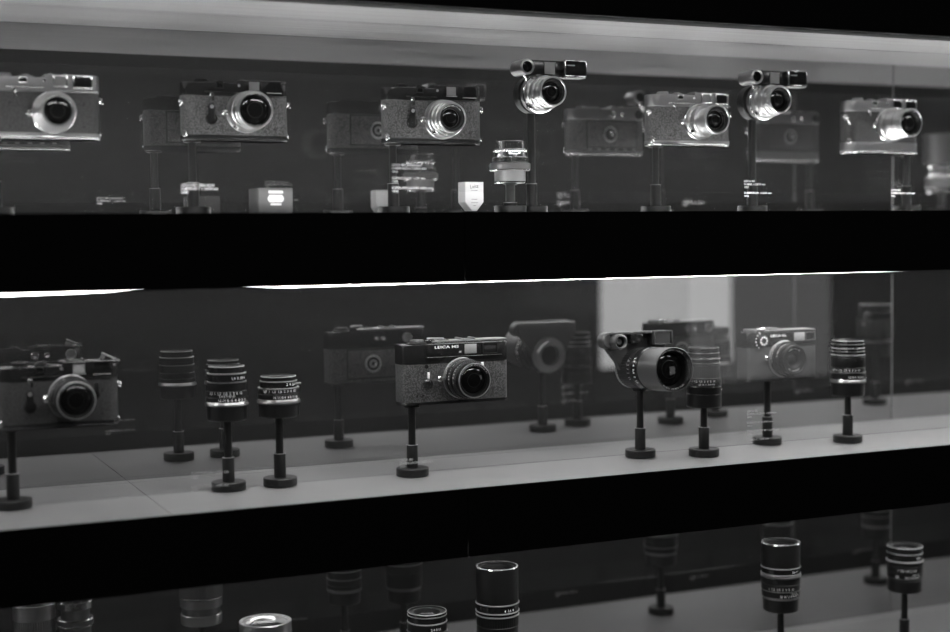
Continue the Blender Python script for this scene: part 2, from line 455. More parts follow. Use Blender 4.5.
        ash.box((11, 3, H+1.1), (2.4, 18, 2.2), 'satin' if chrome else 'black', .3); ash.box((29, 3, H+1.1), (2.4, 18, 2.2), 'satin' if chrome else 'black', .3)
        ash.build('accessory_shoe', t)
        if 'crank' in opts:
            cr = MB(); X = T(58, 1, H+1) @ Matrix.Rotation(math.radians(26), 4, 'Y')
            cr.cyl(8, -4, 2.2, 'black', X, .8, 32); cr.box((3, 0, 3.2), (22, 6.5, 2), 'dull', .6, X); cr.cyl(2.2, 0, 6.5, 'black', X @ T(10, 0, 0), .5, 16)
            cr.build('rewind_crank', t)
        else:
            MB().lathe([(0, H-1), (6.8, H-1), (6.8, H+1.4), (6.2, H+1.9), (0, H+1.9)], 'satin' if chrome else 'black', T(56, 3, 0), knurl=(20, .4, 6)).build('rewind_knob', t)
    elif style == 'M5':
        MB().lathe([(0, zd), (12.5, zd), (12.5, zd+1.4), (9.5, zd+1.7), (8.8, zd+4.6), (8.2, zd+5.2), (0, zd+5.2)], 'anod', T(-48, -2, 0), knurl=(22, .45, 7)).build('shutter_speed_dial', t)
        al = MB().cyl(9.5, zd, zd+3.8, 'black', T(-31, 2, 0), .6, 36)
        al.tube([(-34, -2, zd+6.2), (-30, -6, zd+6.6), (-20, -8, zd+6.4), (-14, -8, zd+6.0)], 1.2, 'dull'); al.build('film_advance_lever', t)
        MB().box((-11, 2, zd+3.4), (12, 14, 1.8), 'anod', .4).build('frame_counter', t)
        ash = MB().box((20, 2, zd+3.5), (20, 19, 1), 'anod', .2)
        ash.box((11, 2, zd+4.6), (2.4, 19, 2.4), 'dull', .3); ash.box((29, 2, zd+4.6), (2.4, 19, 2.4), 'dull', .3); ash.build('accessory_shoe', t)
    else:
        MB().cyl(9, zd, zd+4.6, 'grey', T(-46, 0, 0), .8, 32).build('film_advance_lever', t)
        MB().lathe([(0, zd), (6.6, zd), (6.6, zd+5.2), (5.8, zd+6), (0, zd+6)], 'chrome', T(-27, -2, 0), knurl=(18, .4, 6)).build('shutter_button', t)
        MB().box((-9, 1, zd+3.6), (14, 15, 3.4), 'dull', .5).build('accessory_shoe', t)
    # the back
    by = D/2
    BACK = Matrix(((-1, 0, 0, 0), (0, 0, 1, 0), (0, 1, 0, 0), (0, 0, 0, 1)))
    bd = MB()
    x0, x1 = (-.31*W, .33*W) if style == 'M5' else (-.28*W, .36*W); z0, z1 = zb+6, zl-3
    if style == 'CL': x0, x1, z0, z1 = -.38*W, .36*W, zb+5, zl-4
    bd.box(((x0+x1)/2, by-.4, (z0+z1)/2), (x1-x0+5, .8, z1-z0+5), 'matte', .2)
    bd.box(((x0+x1)/2, by+.2, (z0+z1)/2), (x1-x0, 1.6, z1-z0), leather, .4)
    back = bd.build('back_door', t)
    dx, dz = x0 + (.40 if style == 'M5' else .46)*(x1-x0), (z0+z1)/2
    dd = MB(); X = T(dx, by+.9, dz) @ BACK
    ring = 'satin' if chrome else 'dull'
    dd.lathe([(13, 0), (13, 1.2), (12, 1.6), (9.6, 1.6), (9.2, 1.2)], ring, X)
    dd.lathe([(9.4, .9), (6.2, .9)], 'anod', X)
    dd.lathe([(6.2, .6), (6.2, 1.8), (3.4, 1.9), (2.6, 1.2)], 'chrome' if chrome else 'dull', X); dd.lathe([(2.7, 1.0), (0, 1.0)], 'anod', X)
    dd.box((dx+3.2, by+2.8, dz-1), (2.2, .6, 2.6), 'white', .3)
    for k in range(24):
        a = 2*PI*k/24; dd.box((dx + 11*math.cos(a), by+2.5, dz + 11*math.sin(a)), (.9, .3, .9), 'white' if not chrome else 'anod', 0)
    dd.build('film_reminder_dial', back)
    ez = zl + (zd-zl)*.55
    MB().lathe([(7.2, 0), (7.2, 3), (6, 4), (4.6, 3.6), (4.2, 1.2), (0, 1.2)], 'dull' if not chrome else 'anod', T(.31*W if style == 'M5' else hw-14, by-.3, ez) @ BACK).build('eyepiece', t)
    pc = MB()
    for (x, r) in (((-.01*W, 2.8), (.06*W, 2.8)) if style == 'M5' else ((.06*W, 5.2), (.175*W, 3.8))):
        pc.lathe([(0, 0), (r, 0), (r, 1.6), (r-.7, 2.2), (r*.4, 2.0), (0, 1.2)], 'chrome', T(x, by-.2, ez) @ BACK, 28)
    pc.build('flash_socket', t)
    if style in ('M',) and chrome:
        tb = MB()
        for k in range(6): tb.box((x0 + 4 + k*(x1-x0-8)/5, by+.2, zb+2), (6, 1.6, 2.4), 'satin', .4)
        tb.build('back_hinge', t)
    # the lens
    secs = [dict(name='lens_barrel', m='chrome' if chrome else ('satin' if style != 'CL' else 'dull'), prof=[(0, -.5), (26, -.5), (26, 1.6), (25, 2.2), (24.4, 3.4), (0, 3.4)])] + lens
    lens_parts(t, secs, T(lens_x, fy, lens_z) @ FWD, True)
    return t

# ------------------------------------------------------------------ lens recipes (z runs from the mount to the front)
def L_fast50():            # short broad silver lens with a large dark front
    return [dict(name='focus_ring', m='lchrome', prof=rg(24.5, 3, 16, .8), knurl=(40, .35, 23), box=[((-15, -18.5, 8), (7, 6, 5), 'chrome', 1.4)]),
            dict(name='scale_ring', m='lchrome', prof=rg(25.2, 16, 24, .8), texts=[(SC_FEET, 3, 25.2, 18, 150)], tm='anod'),
            dict(name='aperture_ring', m='lchrome', prof=rg(24.0, 24, 34, .8, 23.6), texts=[(SC_AP, 2.6, 23.9, 28, 130)], tm='anod'),
            dict(name='front_element', front=dict(r=22.8, z0=34, z1=44, rim=2.6, m_rim='lchrome', rgl=18.6, deep=5, name_m='matte', ring_text='SUMMARIT 1:1,5/50', tsize=1.7))]
def L_wide35(L=30):        # compact silver wide lens, lettered black name ring
    return [dict(name='focus_ring', m='lchrome', prof=rg(24.8, 3, 11, .8), box=[((-17, -15, 7), (3, 3, 3), 'anod', .5)]),
            dict(name='scale_ring', m='lchrome', prof=rg(23.6, 11, 19, .8), texts=[(SC_DOF, 2.8, 23.6, 13.5, 150)], tm='anod', box=[((-15.5, -17, 12), (8, 6.5, 6), 'chrome', 1.6)]),
            dict(name='aperture_ring', m='lchrome', prof=rg(21.6, 19, 26, .7), texts=[(SC_AP, 2.3, 21.6, 21.5, 130)], tm='anod'),
            dict(name='front_element', front=dict(r=19.6, z0=26, z1=L+4, rim=2.4, m_rim='lchrome', rgl=12, deep=8, ring_text='SUMMARON 1:2,8/35  No 1641', tsize=2.0))]
def L_m3():                # the left-edge lens: wide plain silver front
    return [dict(name='focus_ring', m='lchrome', prof=rg(25.0, 3, 12, .8), box=[((-17, -17, 8), (6.5, 5.5, 4), 'chrome', 1.4)]),
            dict(name='scale_ring', m='lchrome', prof=rg(24.0, 12, 20, .8), texts=[(SC_FEET, 2.8, 24, 14.5, 150)], tm='anod'),
            dict(name='aperture_ring', m='lchrome', prof=rg(22.8, 20, 29, .8)),
            dict(name='front_element', front=dict(r=20.8, z0=29, z1=38, rim=3.4, m_rim='lchrome', rgl=15.8, deep=5, name_m='dull'))]
def L_collapsible():
    return [dict(name='focus_ring', m='lchrome', prof=rg(25.6, 3, 8, 1.), box=[((-17.5, -15, 10), (3.4, 3.4, 6), 'anod', .5)]),
            dict(name='scale_ring', m='lchrome', prof=rg(22.2, 8, 20, .8), texts=[(SC_FEET, 2.8, 22.2, 12, 150)], tm='anod'),
            dict(name='tube', m='lchrome', prof=rg(17.6, 20, 38, .4)),
            dict(name='aperture_ring', m='lchrome', prof=rg(20.0, 36, 41, .8)),
            dict(name='front_element', front=dict(r=21.0, z0=41, z1=48, rim=2.6, m_rim='lchrome', rgl=13, deep=7, name_m='anod', m_in='matte'))]
def L_rigid50():
    return [dict(name='focus_ring', m='lchrome', prof=rg(25.6, 3, 12, 1.), texts=[(SC_FEET, 2.8, 25.6, 6, 160)], tm='anod'),
            dict(name='scale_ring', m='lchrome', prof=rg(24.4, 12, 28, 1., 22.6), texts=[(SC_DOF, 3.0, 23.9, 17, 170)], tm='anod', box=[((-18, -13, 14), (5, 5, 3), 'anod', .5)]),
            dict(name='aperture_ring', m='lchrome', prof=rg(22.4, 28, 40, .8, 21.4), texts=[(SC_AP, 2.6, 22.2, 32, 160)], tm='anod'),
            dict(name='front_element', front=dict(r=21.6, z0=40, z1=52, rim=1.8, m_rim='lchrome', rgl=15, deep=6, ring_text='SUMMICRON 1:2/50', tsize=1.9))]
def L_black50(L=44, rim='anod'):
    return [dict(name='scale_ring', m='anod', prof=rg(25.6, 3, 10, .8), texts=[(SC_DOF, 2.6, 25.6, 5, 150)]),
            dict(name='focus_ring', m='anod', prof=rg(24.6, 10, 20, .8), texts=[(SC_M, 3.0, 24.6, 13, 150), (SC_FEET, 2.6, 24.6, 13, 240)]),
            dict(name='aperture_ring', m='anod', prof=rg(23.2, 20, 32, .8), texts=[('2  2,8  4  5,6  8  11  16', 3.0, 23.2, 24, 150)], knurl=(44, .35, 22.4)),
            dict(name='front_element', front=dict(r=22.4, z0=32, z1=L, rim=1.2, m_rim='anod', rgl=16.4, deep=5, name_m='matte', ring_text='SUMMICRON 1:2/50  LEITZ WETZLAR  2471', tsize=2.2))]
def L_m5():
    s = L_black50(39)
    s[3]['front'].update(r=21.4, name_m='matte')
    s[3]['more'] = [([(21.2, 37.6), (21.8, 38.2), (21.6, 38.9), (20.4, 39.1)], 'edge')]
    s[2]['box'] = [((16.5, 17.5, 26), (2.4, 7, 4), 'white', .6)]
    return s
def L_m1():
    q = L_black50(41)
    q[3]['front'].update(r=21.6, rim=.9, rgl=17.6, deep=4, name_m='matte', tsize=1.8)
    q[3]['more'] = [([(21.2, 39.4), (22, 40), (21.8, 40.8), (20.6, 41.1)], 'edge')]
    return q
def L_cl():
    return [dict(name='focus_ring', m='anod', prof=rg(25.2, 3, 10, .8), texts=[(SC_M, 2.8, 25.2, 5, 150)]),
            dict(name='aperture_ring', m='anod', prof=rg(22.8, 10, 18, .8), texts=[('2  2,8  4  5,6  8', 3.2, 22.8, 12.5, 140)]),
            dict(name='front_element', front=dict(r=20.6, z0=18, z1=26, rim=2.0, m_rim='anod', rgl=8.5, deep=7, name_m='matte', ring_text='SUMMICRON-C 1:2/40', tsize=2.0))]

# upright lenses: thing with parts
def up_lens(label, loc, secs, group='single lenses standing on pedestals'):
    t = thing('camera_lens', label, 'lens', loc, group)
    lens_parts(t, secs)
    return t
A0 = -105.                  # the side of an upright lens that faces the front (degrees)
def face(x, y, off=0.):
    global A0
    A0 = math.degrees(math.atan2(-y, -x)) + off
def U_229():
    return [dict(name='mount_ring', m='lchrome', prof=[(0, 0), (24.5, 0), (25.7, .8), (25.7, 2), (24.4, 5), (0, 5)]),
            dict(name='depth_scale', m='anod', prof=rg(25.0, 5, 10.5, .5), texts=[('16 11 8  4  4  8 11 16', 3.6, 25, 6.2, A0+10)]),
            dict(name='distance_scale', m='anod', prof=rg(23.8, 10.5, 18, .6), texts=[(SC_M, 3.4, 23.8, 14.2, A0-12), ('3 4 5 7 10 \u221e', 3.0, 23.8, 11.2, A0-8)]),
            dict(name='focus_ring', m='anod', prof=rg(23.2, 18, 28, .5), knurl=(60, .25, 22.4), more=[([(22.6, 27.6), (23.5, 28.0), (23.5, 28.6), (22.4, 29)], 'dull')]),
            dict(name='aperture_ring', m='black', prof=rg(22.8, 29, 38, .8), texts=[('1,4  2  2,8  4', 3.4, 22.8, 32, A0+32)], more=[([(22.2, 38), (23.2, 38.4), (23.2, 38.9), (22.0, 39.3)], 'edge')]),
            dict(name='front_element', front=dict(r=21.0, z0=38, z1=47, rim=1.6, m_rim='black', rgl=15, deep=5, ring_text='SUMMILUX 1:1,4/50', tsize=1.8), more=[([(20.6, 46.2), (21.2, 46.5), (21.0, 47.05), (20.2, 47.1)], 'edge')])]
def U_281():
    return [dict(name='mount_ring', m='lchrome', prof=[(0, 0), (24.5, 0), (25.9, .8), (25.9, 2.4), (24.8, 6), (0, 6)]),
            dict(name='depth_scale', m='anod', prof=rg(25.4, 6, 12.5, .6), texts=[('16 11 8 4  4 8 11 16', 3.4, 25.4, 7.6, A0+14)]),
            dict(name='distance_scale', m='anod', prof=rg(24.8, 12.5, 19, .6), texts=[(SC_M, 3.4, 24.8, 14.6, A0-4)], more=[([(24.2, 18.6), (25.2, 19), (25.0, 19.6), (23, 19.8)], 'dull')]),
            dict(name='aperture_ring', m='black', prof=rg(22.4, 19, 27, .8), texts=[('2  4  5,6', 3.4, 22.4, 22.4, A0+34)], box=[((20, -14, 24), (8, 3, 2.4), 'dull', .8)], more=[([(21.4, 26.6), (22.6, 27), (22.4, 27.6), (21, 27.8)], 'dull')]),
            dict(name='front_element', front=dict(r=21.0, z0=27, z1=33, rim=1.6, m_rim='black', rgl=12, deep=5, ring_text='SUMMICRON 1:2/35', tsize=1.8), more=[([(20.6, 32.2), (21.2, 32.5), (21.0, 33.05), (20.2, 33.1)], 'edge')])]
def U_704():
    return [dict(name='mount_ring', m='anod', prof=rg(23.2, 0, 9, .8), more=[([(22.8, 9), (23.6, 9.5), (23.6, 11), (22.6, 11.4)], 'chrome')], box=[((18, -14.5, 5), (3, 3, 3), 'chrome', 1)]),
            dict(name='distance_scale', m='anod', prof=rg(23.2, 11, 22, .6), texts=[(SC_M, 3.2, 23.2, 16.5, A0-10), ('22 16 11 8 4 4 8', 2.8, 23.2, 12.4, A0+10)]),
            dict(name='focus_ring', m='anod', prof=rg(22.0, 22, 39, .6, 21.6), knurl=(50, .3, 21.2)),
            dict(name='aperture_ring', m='anod', prof=rg(21.6, 39, 49, .6), more=[([(21.2, 40), (22.4, 40.6), (22.4, 41.6), (21.2, 42.2)], 'satin'), ([(21.2, 46), (22.2, 46.6), (22.2, 47.6), (21.2, 48.2)], 'satin')]),
            dict(name='front_element', front=dict(r=20.6, z0=49, z1=62, rim=1.6, m_rim='anod', rgl=15, deep=6), more=[([(20.2, 54), (21.2, 54.5), (21.2, 55.3), (20.2, 55.8)], 'satin')])]
def U_847():
    s = [dict(name='mount_ring', m='lchrome', prof=[(0, 0), (23.8, 0), (25, .8), (25, 2), (23.8, 5), (0, 5)], box=[((17, -17, 6.5), (3, 3, 3), 'chrome', 1)]),
         dict(name='depth_scale', m='anod', prof=rg(24.4, 5, 13, .6), texts=[('16 8 4  4 8 16', 3.8, 24.4, 7.2, A0+30)]),
         dict(name='distance_scale', m='anod', prof=rg(23.8, 13, 22, .6), texts=[(SC_M, 3.4, 23.8, 17, A0-8)], more=[([(23.6, 14), (24.7, 14.4), (24.7, 15.2), (23.6, 15.6)], 'dull')]),
         dict(name='focus_ring', m='anod', prof=rg(23.6, 22, 37, .6), knurl=(60, .25, 23)),
         dict(name='aperture_ring', m='black', prof=rg(23.0, 37, 49, .8, 22.4), more=[([(22.6, 38.4), (23.8, 39), (23.8, 40), (22.6, 40.6)], 'edge'), ([(22.4, 43.6), (23.4, 44.2), (23.4, 45), (22.4, 45.6)], 'dull'), ([(22, 48), (23.2, 48.6), (23.2, 49.4), (22, 50)], 'edge')]),
         dict(name='front_element', front=dict(r=22.2, z0=49, z1=60, rim=1.8, m_rim='black', rgl=15, deep=6), more=[([(21.6, 54), (22.8, 54.5), (22.8, 55.2), (21.6, 55.8)], 'dull'), ([(21.8, 59), (22.5, 59.4), (22.3, 60), (21.4, 60.1)], 'edge')])]
    return s
def U_chrome_small():
    return [dict(name='rear_barrel', m='dull', prof=rg(20, 0, 15.5, .6), more=[([(19.4, 0), (20.6, .4), (20.6, 2.0), (19.6, 2.4)], 'chrome')]),
            dict(name='mount_flange', m='satin', prof=rg(26, 15.5, 25, .8), more=[([(25.6, 15.6), (26.6, 16), (26.6, 17.2), (25.6, 17.6)], 'chrome')]),
            dict(name='focus_ring', m='chrome', prof=rg(23.4, 25, 33, 1.2), knurl=(44, .7, 22)),
            dict(name='neck', m='chrome', prof=[(0, 33), (21.8, 33), (20.8, 36), (20.6, 39), (0, 39)], texts=[(SC_FEET, 2.6, 21, 34.5, A0)], tm='anod'),
            dict(name='aperture_ring', m='chrome', prof=rg(22, 39, 43, 1.2), knurl=(40, .5, 21)),
            dict(name='front_element', front=dict(r=19.2, z0=43, z1=53, rim=1.8, m_rim='chrome', rgl=12, deep=6, ring_text='1:3,5/3,5cm', tsize=1.8))]
def U_silver_big():
    return [dict(name='mount_ring', m='lchrome', prof=rg(28.5, 0, 14, 1.), texts=[(SC_DOF, 3, 28.5, 5, A0)], tm='anod'),
            dict(name='neck', m='satin', prof=rg(26.5, 14, 24, .6)),
            dict(name='scale_ring', m='lchrome', prof=rg(29, 24, 38, 1.), more=[([(28.6, 36), (29.6, 36.6), (29.6, 38), (28.6, 38.6)], 'chrome')]),
            dict(name='focus_ring', m='satin', prof=rg(30, 38, 60, .8), knurl=(50, .5, 29)),
            dict(name='front_element', front=dict(r=31, z0=60, z1=80, rim=3.0, m_rim='lchrome', rgl=22, deep=7, m_in='lchrome', name_m='lchrome', dome=4))]
def U_black_small(L=44):
    return [dict(name='mount_ring', m='dull', prof=rg(25.4, 0, 5, 1.)),
            dict(name='depth_scale', m='anod', prof=rg(25.6, 5, 11, .6), texts=[('16 11 8 4  4 8 11 16', 3.2, 25.6, 6.4, A0+14)]),
            dict(name='distance_scale', m='anod', prof=rg(25, 11, 19, .6), texts=[(SC_M, 3.2, 25, 13.8, A0)], more=[([(24.4, 18.6), (25.8, 19.2), (25.6, 20), (24, 20.4)], 'dull')]),
            dict(name='aperture_ring', m='anod', prof=rg(24.8, 20, 31, .8), texts=[('2 4 8 11', 3.6, 24.8, 23.6, A0+26)], more=[([(24.2, 30.4), (25.4, 31), (25.2, 31.8), (24, 32.2)], 'edge')]),
            dict(name='front_element', front=dict(r=24.4, z0=32, z1=L, rim=1.8, m_rim='black', rgl=13.5, deep=6, ring_text='SUMMICRON 1:2/50 LEITZ', tsize=2.4), more=[([(23.8, L-5), (24.9, L-4.5), (24.9, L-3.8), (23.8, L-3.2)], 'edge'), ([(24.0, L-.9), (24.7, L-.6), (24.4, L+.05), (23.4, L+.1)], 'edge')])]
def U_black_tall():
    return [dict(name='mount_ring', m='dull', prof=rg(25.5, 0, 5, 1.)),
            dict(name='distance_scale', m='anod', prof=rg(27, 5, 26, .8), texts=[(SC_M, 3.6, 27, 14, A0)]),
            dict(name='focus_ring', m='anod', prof=rg(27, 26, 40, .6), knurl=(50, .4, 26), more=[([(26.6, 38), (28, 38.6), (28, 39.6), (26.6, 40.2)], 'edge')]),
            dict(name='aperture_ring', m='black', prof=rg(27.2, 40, 54, .8), texts=[('4  5,6  8', 3.6, 27.2, 46.5, A0+34)], more=[([(26.8, 43), (28.2, 43.6), (28.2, 44.6), (26.8, 45.2)], 'edge'), ([(26.8, 53.4), (28.2, 54), (28.2, 55), (26.8, 55.6)], 'edge')]),
            dict(name='front_element', front=dict(r=27, z0=55, z1=101, rim=2.0, m_rim='anod', rgl=18, deep=7, ring_text='ELMARIT 1:2,8/90 LEITZ', tsize=2.4), more=[([(26.4, 99.8), (27.3, 100.2), (27, 101.05), (25.2, 101.1)], 'chrome')])]
def U_black_tele():
    return [dict(name='mount_ring', m='dull', prof=rg(25.4, 0, 3.5, .6)),
            dict(name='depth_scale', m='anod', prof=rg(26.4, 3.5, 12, .6), texts=[('22 16 11 8 4 4 8 11', 3.4, 26.4, 5.2, A0+26), ('\u2022 8 16 22', 2.6, 26.4, 9.0, A0+38)]),
            dict(name='distance_scale', m='anod', prof=rg(27, 12, 22, .6), texts=[('1  1,2  1,5  2  3  5  10', 3.6, 27, 15, A0-4)], more=[([(26.6, 12), (27.6, 12.4), (27.6, 13), (26.6, 13.4)], 'dull')]),
            dict(name='focus_ring', m='anod', prof=rg(27, 22, 33, .6), knurl=(56, .3, 26.4), more=[([(26.6, 30.4), (28, 31.4), (28, 33), (26.6, 34)], 'dull'), ([(26.4, 34.6), (27.8, 35.4), (27.6, 36.4), (26.2, 37)], 'edge')]),
            dict(name='aperture_ring', m='black', prof=rg(27.0, 36, 45, .8), texts=[('5,6  4', 3.6, 27, 39, A0+40)], more=[([(26.6, 44.2), (27.8, 44.8), (27.6, 45.6), (26.4, 46)], 'edge')]),
            dict(name='front_element', front=dict(r=27, z0=45, z1=79, rim=2.2, m_rim='anod', rgl=19, deep=7, name_m='anod', ring_text='SUMMICRON 1:2/90', tsize=2.6), more=[([(26.2, 77.6), (27.4, 78.2), (27.1, 79.05), (25.0, 79.1)], 'chrome')])]
def U_black_52():
    return [dict(name='mount_ring', m='anod', prof=rg(24, 0, 3.6, .6), more=[([(23.6, 2.6), (24.4, 3), (24.4, 3.6), (23.6, 4)], 'dull')]),
            dict(name='depth_scale', m='anod', prof=rg(25.4, 3.6, 12, .6), texts=[('35', 4.4, 25.4, 5, A0-30), ('16 11 8 4 4 8 11', 3.4, 25.4, 4.8, A0+24), ('8 4 \u2022 4 8', 2.8, 25.4, 8.8, A0+34)]),
            dict(name='distance_scale', m='anod', prof=rg(25.8, 12, 21, .6), texts=[('1 1,2 1,5 2 3 5', 4.0, 25.8, 14.6, A0+2)]),
            dict(name='focus_ring', m='anod', prof=rg(26, 21, 29, .6), knurl=(52, .4, 25.2), more=[([(25.4, 26.6), (27, 27.4), (27, 28.6), (25.2, 29.6)], 'edge')]),
            dict(name='aperture_ring', m='black', prof=rg(25, 29, 40, .8), texts=[('4 2,8', 3.4, 25, 33, A0+44), ('\u2022 \u2022', 3.0, 25, 30, A0+44)], more=[([(24.6, 38.6), (26, 39.2), (25.8, 40.2), (24.4, 40.6)], 'edge')]),
            dict(name='front_element', front=dict(r=25.4, z0=40, z1=49, rim=2.0, m_rim='black', rgl=15.5, deep=6, ring_text='SUMMILUX 1:1,4/35 LEITZ', tsize=2.4), more=[([(24.6, 47.8), (25.8, 48.2), (25.5, 49.05), (24, 49.1)], 'edge')])]
def U_chrome_tele():
    return [dict(name='mount_ring', m='chrome', prof=rg(27, 0, 8, 1.2), box=[((-20, -16, 5), (5, 5, 5), 'chrome', 1.4)]),
            dict(name='distance_scale', m='satin', prof=rg(28, 8, 26, .8), texts=[(SC_FEET, 3, 28, 14, A0)], tm='anod'),
            dict(name='focus_ring', m='chrome', prof=rg(30, 26, 44, 1.), knurl=(40, .6, 29)),
            dict(name='aperture_ring', m='chrome', prof=rg(32, 44, 52, 1.)),
            dict(name='front_element', front=dict(r=32, z0=52, z1=102, rim=2.4, m_rim='satin', rgl=22, deep=8))]

# ------------------------------------------------------------------ goggled lenses (axis towards the viewer; origin = rear of the lens on its axis)
def goggled(label, loc, black=False, name='goggled_lens'):
    # loc = rear of the lens on its axis
    t = thing(name, label, 'lens', loc, 'lenses with viewfinder goggles')
    X = FWD
    def bx(mb, c, d, m, bev): mb.box(c, d, m, bev)
    if black: t.rotation_euler = (math.radians(-3.6), 0, 0)
    if not black:
        secs = [dict(name='mount_flange', m='dull', prof=rg(24.5, 0, 9, .8), more=[([(24, 8.4), (25, 9), (25, 10), (24, 10.6)], 'chrome')]),
                dict(name='focus_ring', m='lchrome', prof=rg(24, 9, 19, .9, 23), texts=[(SC_FEET, 2.8, 23.5, 12, 200)], tm='anod', box=[((-17, -16, 15), (9, 7.5, 8), 'chrome', 1.8)]),
                dict(name='scale_ring', m='lchrome', prof=rg(21.6, 19, 29, .8), texts=[(SC_DOF, 2.6, 21.6, 22.5, 190)], tm='anod'),
                dict(name='aperture_ring', m='lchrome', prof=rg(20, 29, 37, .8)),
                dict(name='front_element', front=dict(r=19, z0=36, z1=46, rim=2.4, m_rim='lchrome', rgl=13.0, deep=7, m_in='matte', name_m='matte', tsize=1.6))]
        lens_parts(t, secs, X)
        gy = -20
        br = MB().box((2, gy+2, 31), (54, 9, 21), 'black', 1.2)
        br.box((0, gy+4, 20), (30, 6, 8), 'dull', .8)
        br.build('goggle_bridge', t)
        tb = MB()
        TX = T(-31, gy+16, 31) @ FWD
        tb.lathe([(7.5, 0), (10, .8), (10, 30), (9.4, 32.4), (7.8, 33), (7.2, 32.4), (7, 29)], 'satin', TX)
        tb.lathe([(6.9, 31), (6.4, 29), (4.6, 26), (0, 26.6)], 'glass', TX); tb.lathe([(0, .4), (7.6, .4)], 'glass', TX)
        tb.tube([(-27, gy+4, 24), (-22, gy+6, 17)], 2.2, 'chrome')
        tb.build('rangefinder_tube', t)
        w = MB().box((7, gy-3.2, 31), (14.5, 1.6, 14), 'frosted', .4); w.box((7, gy-3.6, 38.4), (15.5, 2.2, 1.2), 'dull', .2); w.build('illumination_window', t)
        fx = MB(); cx, cz, w_, h_ = 41, 31, 32, 22
        fx.box((cx, gy+1, cz), (w_-1, 18, h_-1), 'black', .8)
        for (c, d) in (((cx, gy-8, cz+h_/2-.9), (w_, 5, 1.8)), ((cx, gy-8, cz-h_/2+1.3), (w_, 5, 2.6)), ((cx-w_/2+.9, gy-8, cz), (1.8, 5, h_)), ((cx+w_/2-.7, gy-8, cz), (1.4, 5, h_))):
            fx.box(c, d, 'chrome', .4)
        fx.box((cx, gy-1, cz-h_/2+.2), (w_-2, 16, 1.6), 'satin', .4)
        fx.box((cx, gy-8.4, cz), (w_-3.4, 1.0, h_-4), 'window', 0)
        for zz in (cz-h_/2+1, cz+h_/2-1): fx.box((cx, gy+10.4, zz), (w_-2, 1.6, 2.2), 'chrome', .4)
        for xx in (cx-w_/2+2, cx+w_/2-2): fx.box((xx, gy+10.4, cz), (2.2, 1.6, h_-2), 'chrome', .4)
        fx.box((cx-6, gy-9.2, cz+4.5), (11, .5, 1.6), 'dull', .2)
        fx.build('viewfinder_box', t)
    else:
        secs = [dict(name='mount_flange', m='lchrome', prof=[(15.5, -4), (20, -4), (20.5, -3.4), (20.5, 0), (27, .2), (27, 4), (15, 4), (15.5, -4)]),
                dict(name='rear_barrel', m='anod', prof=[(0, 2)] + rg(27, 3, 26, .8)[1:], knurl=(44, .5, 26)),
                dict(name='focus_ring', m='anod', prof=rg(28, 26, 44, .8), texts=[('1,5  2  3  5  10', 4.4, 28, 33, 178)], more=[([(27.6, 34), (28.5, 34.6), (28.5, 35.6), (27.6, 36)], 'matte')]),
                dict(name='aperture_ring', m='black', prof=rg(29.2, 44, 58, .8), texts=[('2,8  4  5,6  8  11', 4.6, 29.2, 50, 182)]),
                dict(name='lens_hood', m='anod', front=dict(r=28.6, z0=58, z1=107, rim=1.4, m_rim='hoodlens', rgl=22, deep=16, name_m='matte', ring_text='LEITZ  ELMARIT 1:2,8/135', tsize=3.0, dome=4), more=[([(28, 58), (29.2, 58.6), (29.2, 60), (28.4, 60.6)], 'matte')])]
        lens_parts(t, secs, X)
        gy = -22
        br = MB().prism([(-49, 44), (-52, 38), (-44, 26), (-30, 10), (-22, -16), (22, -16), (34, 16), (46, 30), (46, 50), (-44, 50)], -gy-18, -gy-8, 'hood', 1., FWD)
        br.box((-2, gy+2, 48.2), (92, 18, 3), 'hood', .8)
        br.build('goggle_bridge', t)
        tb = MB(); TX = T(-38, gy+14, 37) @ FWD
        tb.lathe([(8, 0), (10.4, .8), (10.4, 27), (9.6, 30), (8.4, 30.6), (7.8, 30), (7.2, 25), (0, 25.4)], 'hood', TX)
        tb.lathe([(0, 24.8), (7.4, 25.6)], 'glass', TX); tb.cyl(10.6, -2, 16, 'hood', T(-47, gy+14, 39) @ FWD, 1.4)
        tb.build('rangefinder_tube', t)
        MB().box((-8, gy-1, 40), (18, 12, 12), 'window', .5).build('illumination_window', t)
        fx = MB(); cx, cz, w_, h_ = 31, 40, 29, 19
        fx.box((cx, gy+2, cz), (w_-1, 18, h_-1), 'anod', .6)
        for (c, d) in (((cx, gy-8, cz+h_/2-.8), (w_, 6, 1.6)), ((cx, gy-8, cz-h_/2+.8), (w_, 6, 1.6)), ((cx-w_/2+.8, gy-8, cz), (1.6, 6, h_)), ((cx+w_/2-.8, gy-8, cz), (1.6, 6, h_))):
            fx.box(c, d, 'hood', .4)
        fx.box((cx, gy-8, cz), (w_-3, 1.0, h_-3), 'window', 0)
        fx.build('viewfinder_box', t)
        eye = MB()
        for (x, z) in ((-40, 37), (28, 40)): eye.lathe([(0, 0), (6, 0), (6, 2), (5, 2.4), (0, 1.4)], 'satin', T(x, gy+12, z) @ Matrix(((-1, 0, 0, 0), (0, 0, 1, 0), (0, 1, 0, 0), (0, 0, 0, 1))), 28)
        eye.build('eyepiece', t)
    return t
M['hood'] = mat('black_satin_hood', .04, .3, 0, .6)
M['hoodlens'] = mat('grey_satin_hood', .10, .32, .55, .7)

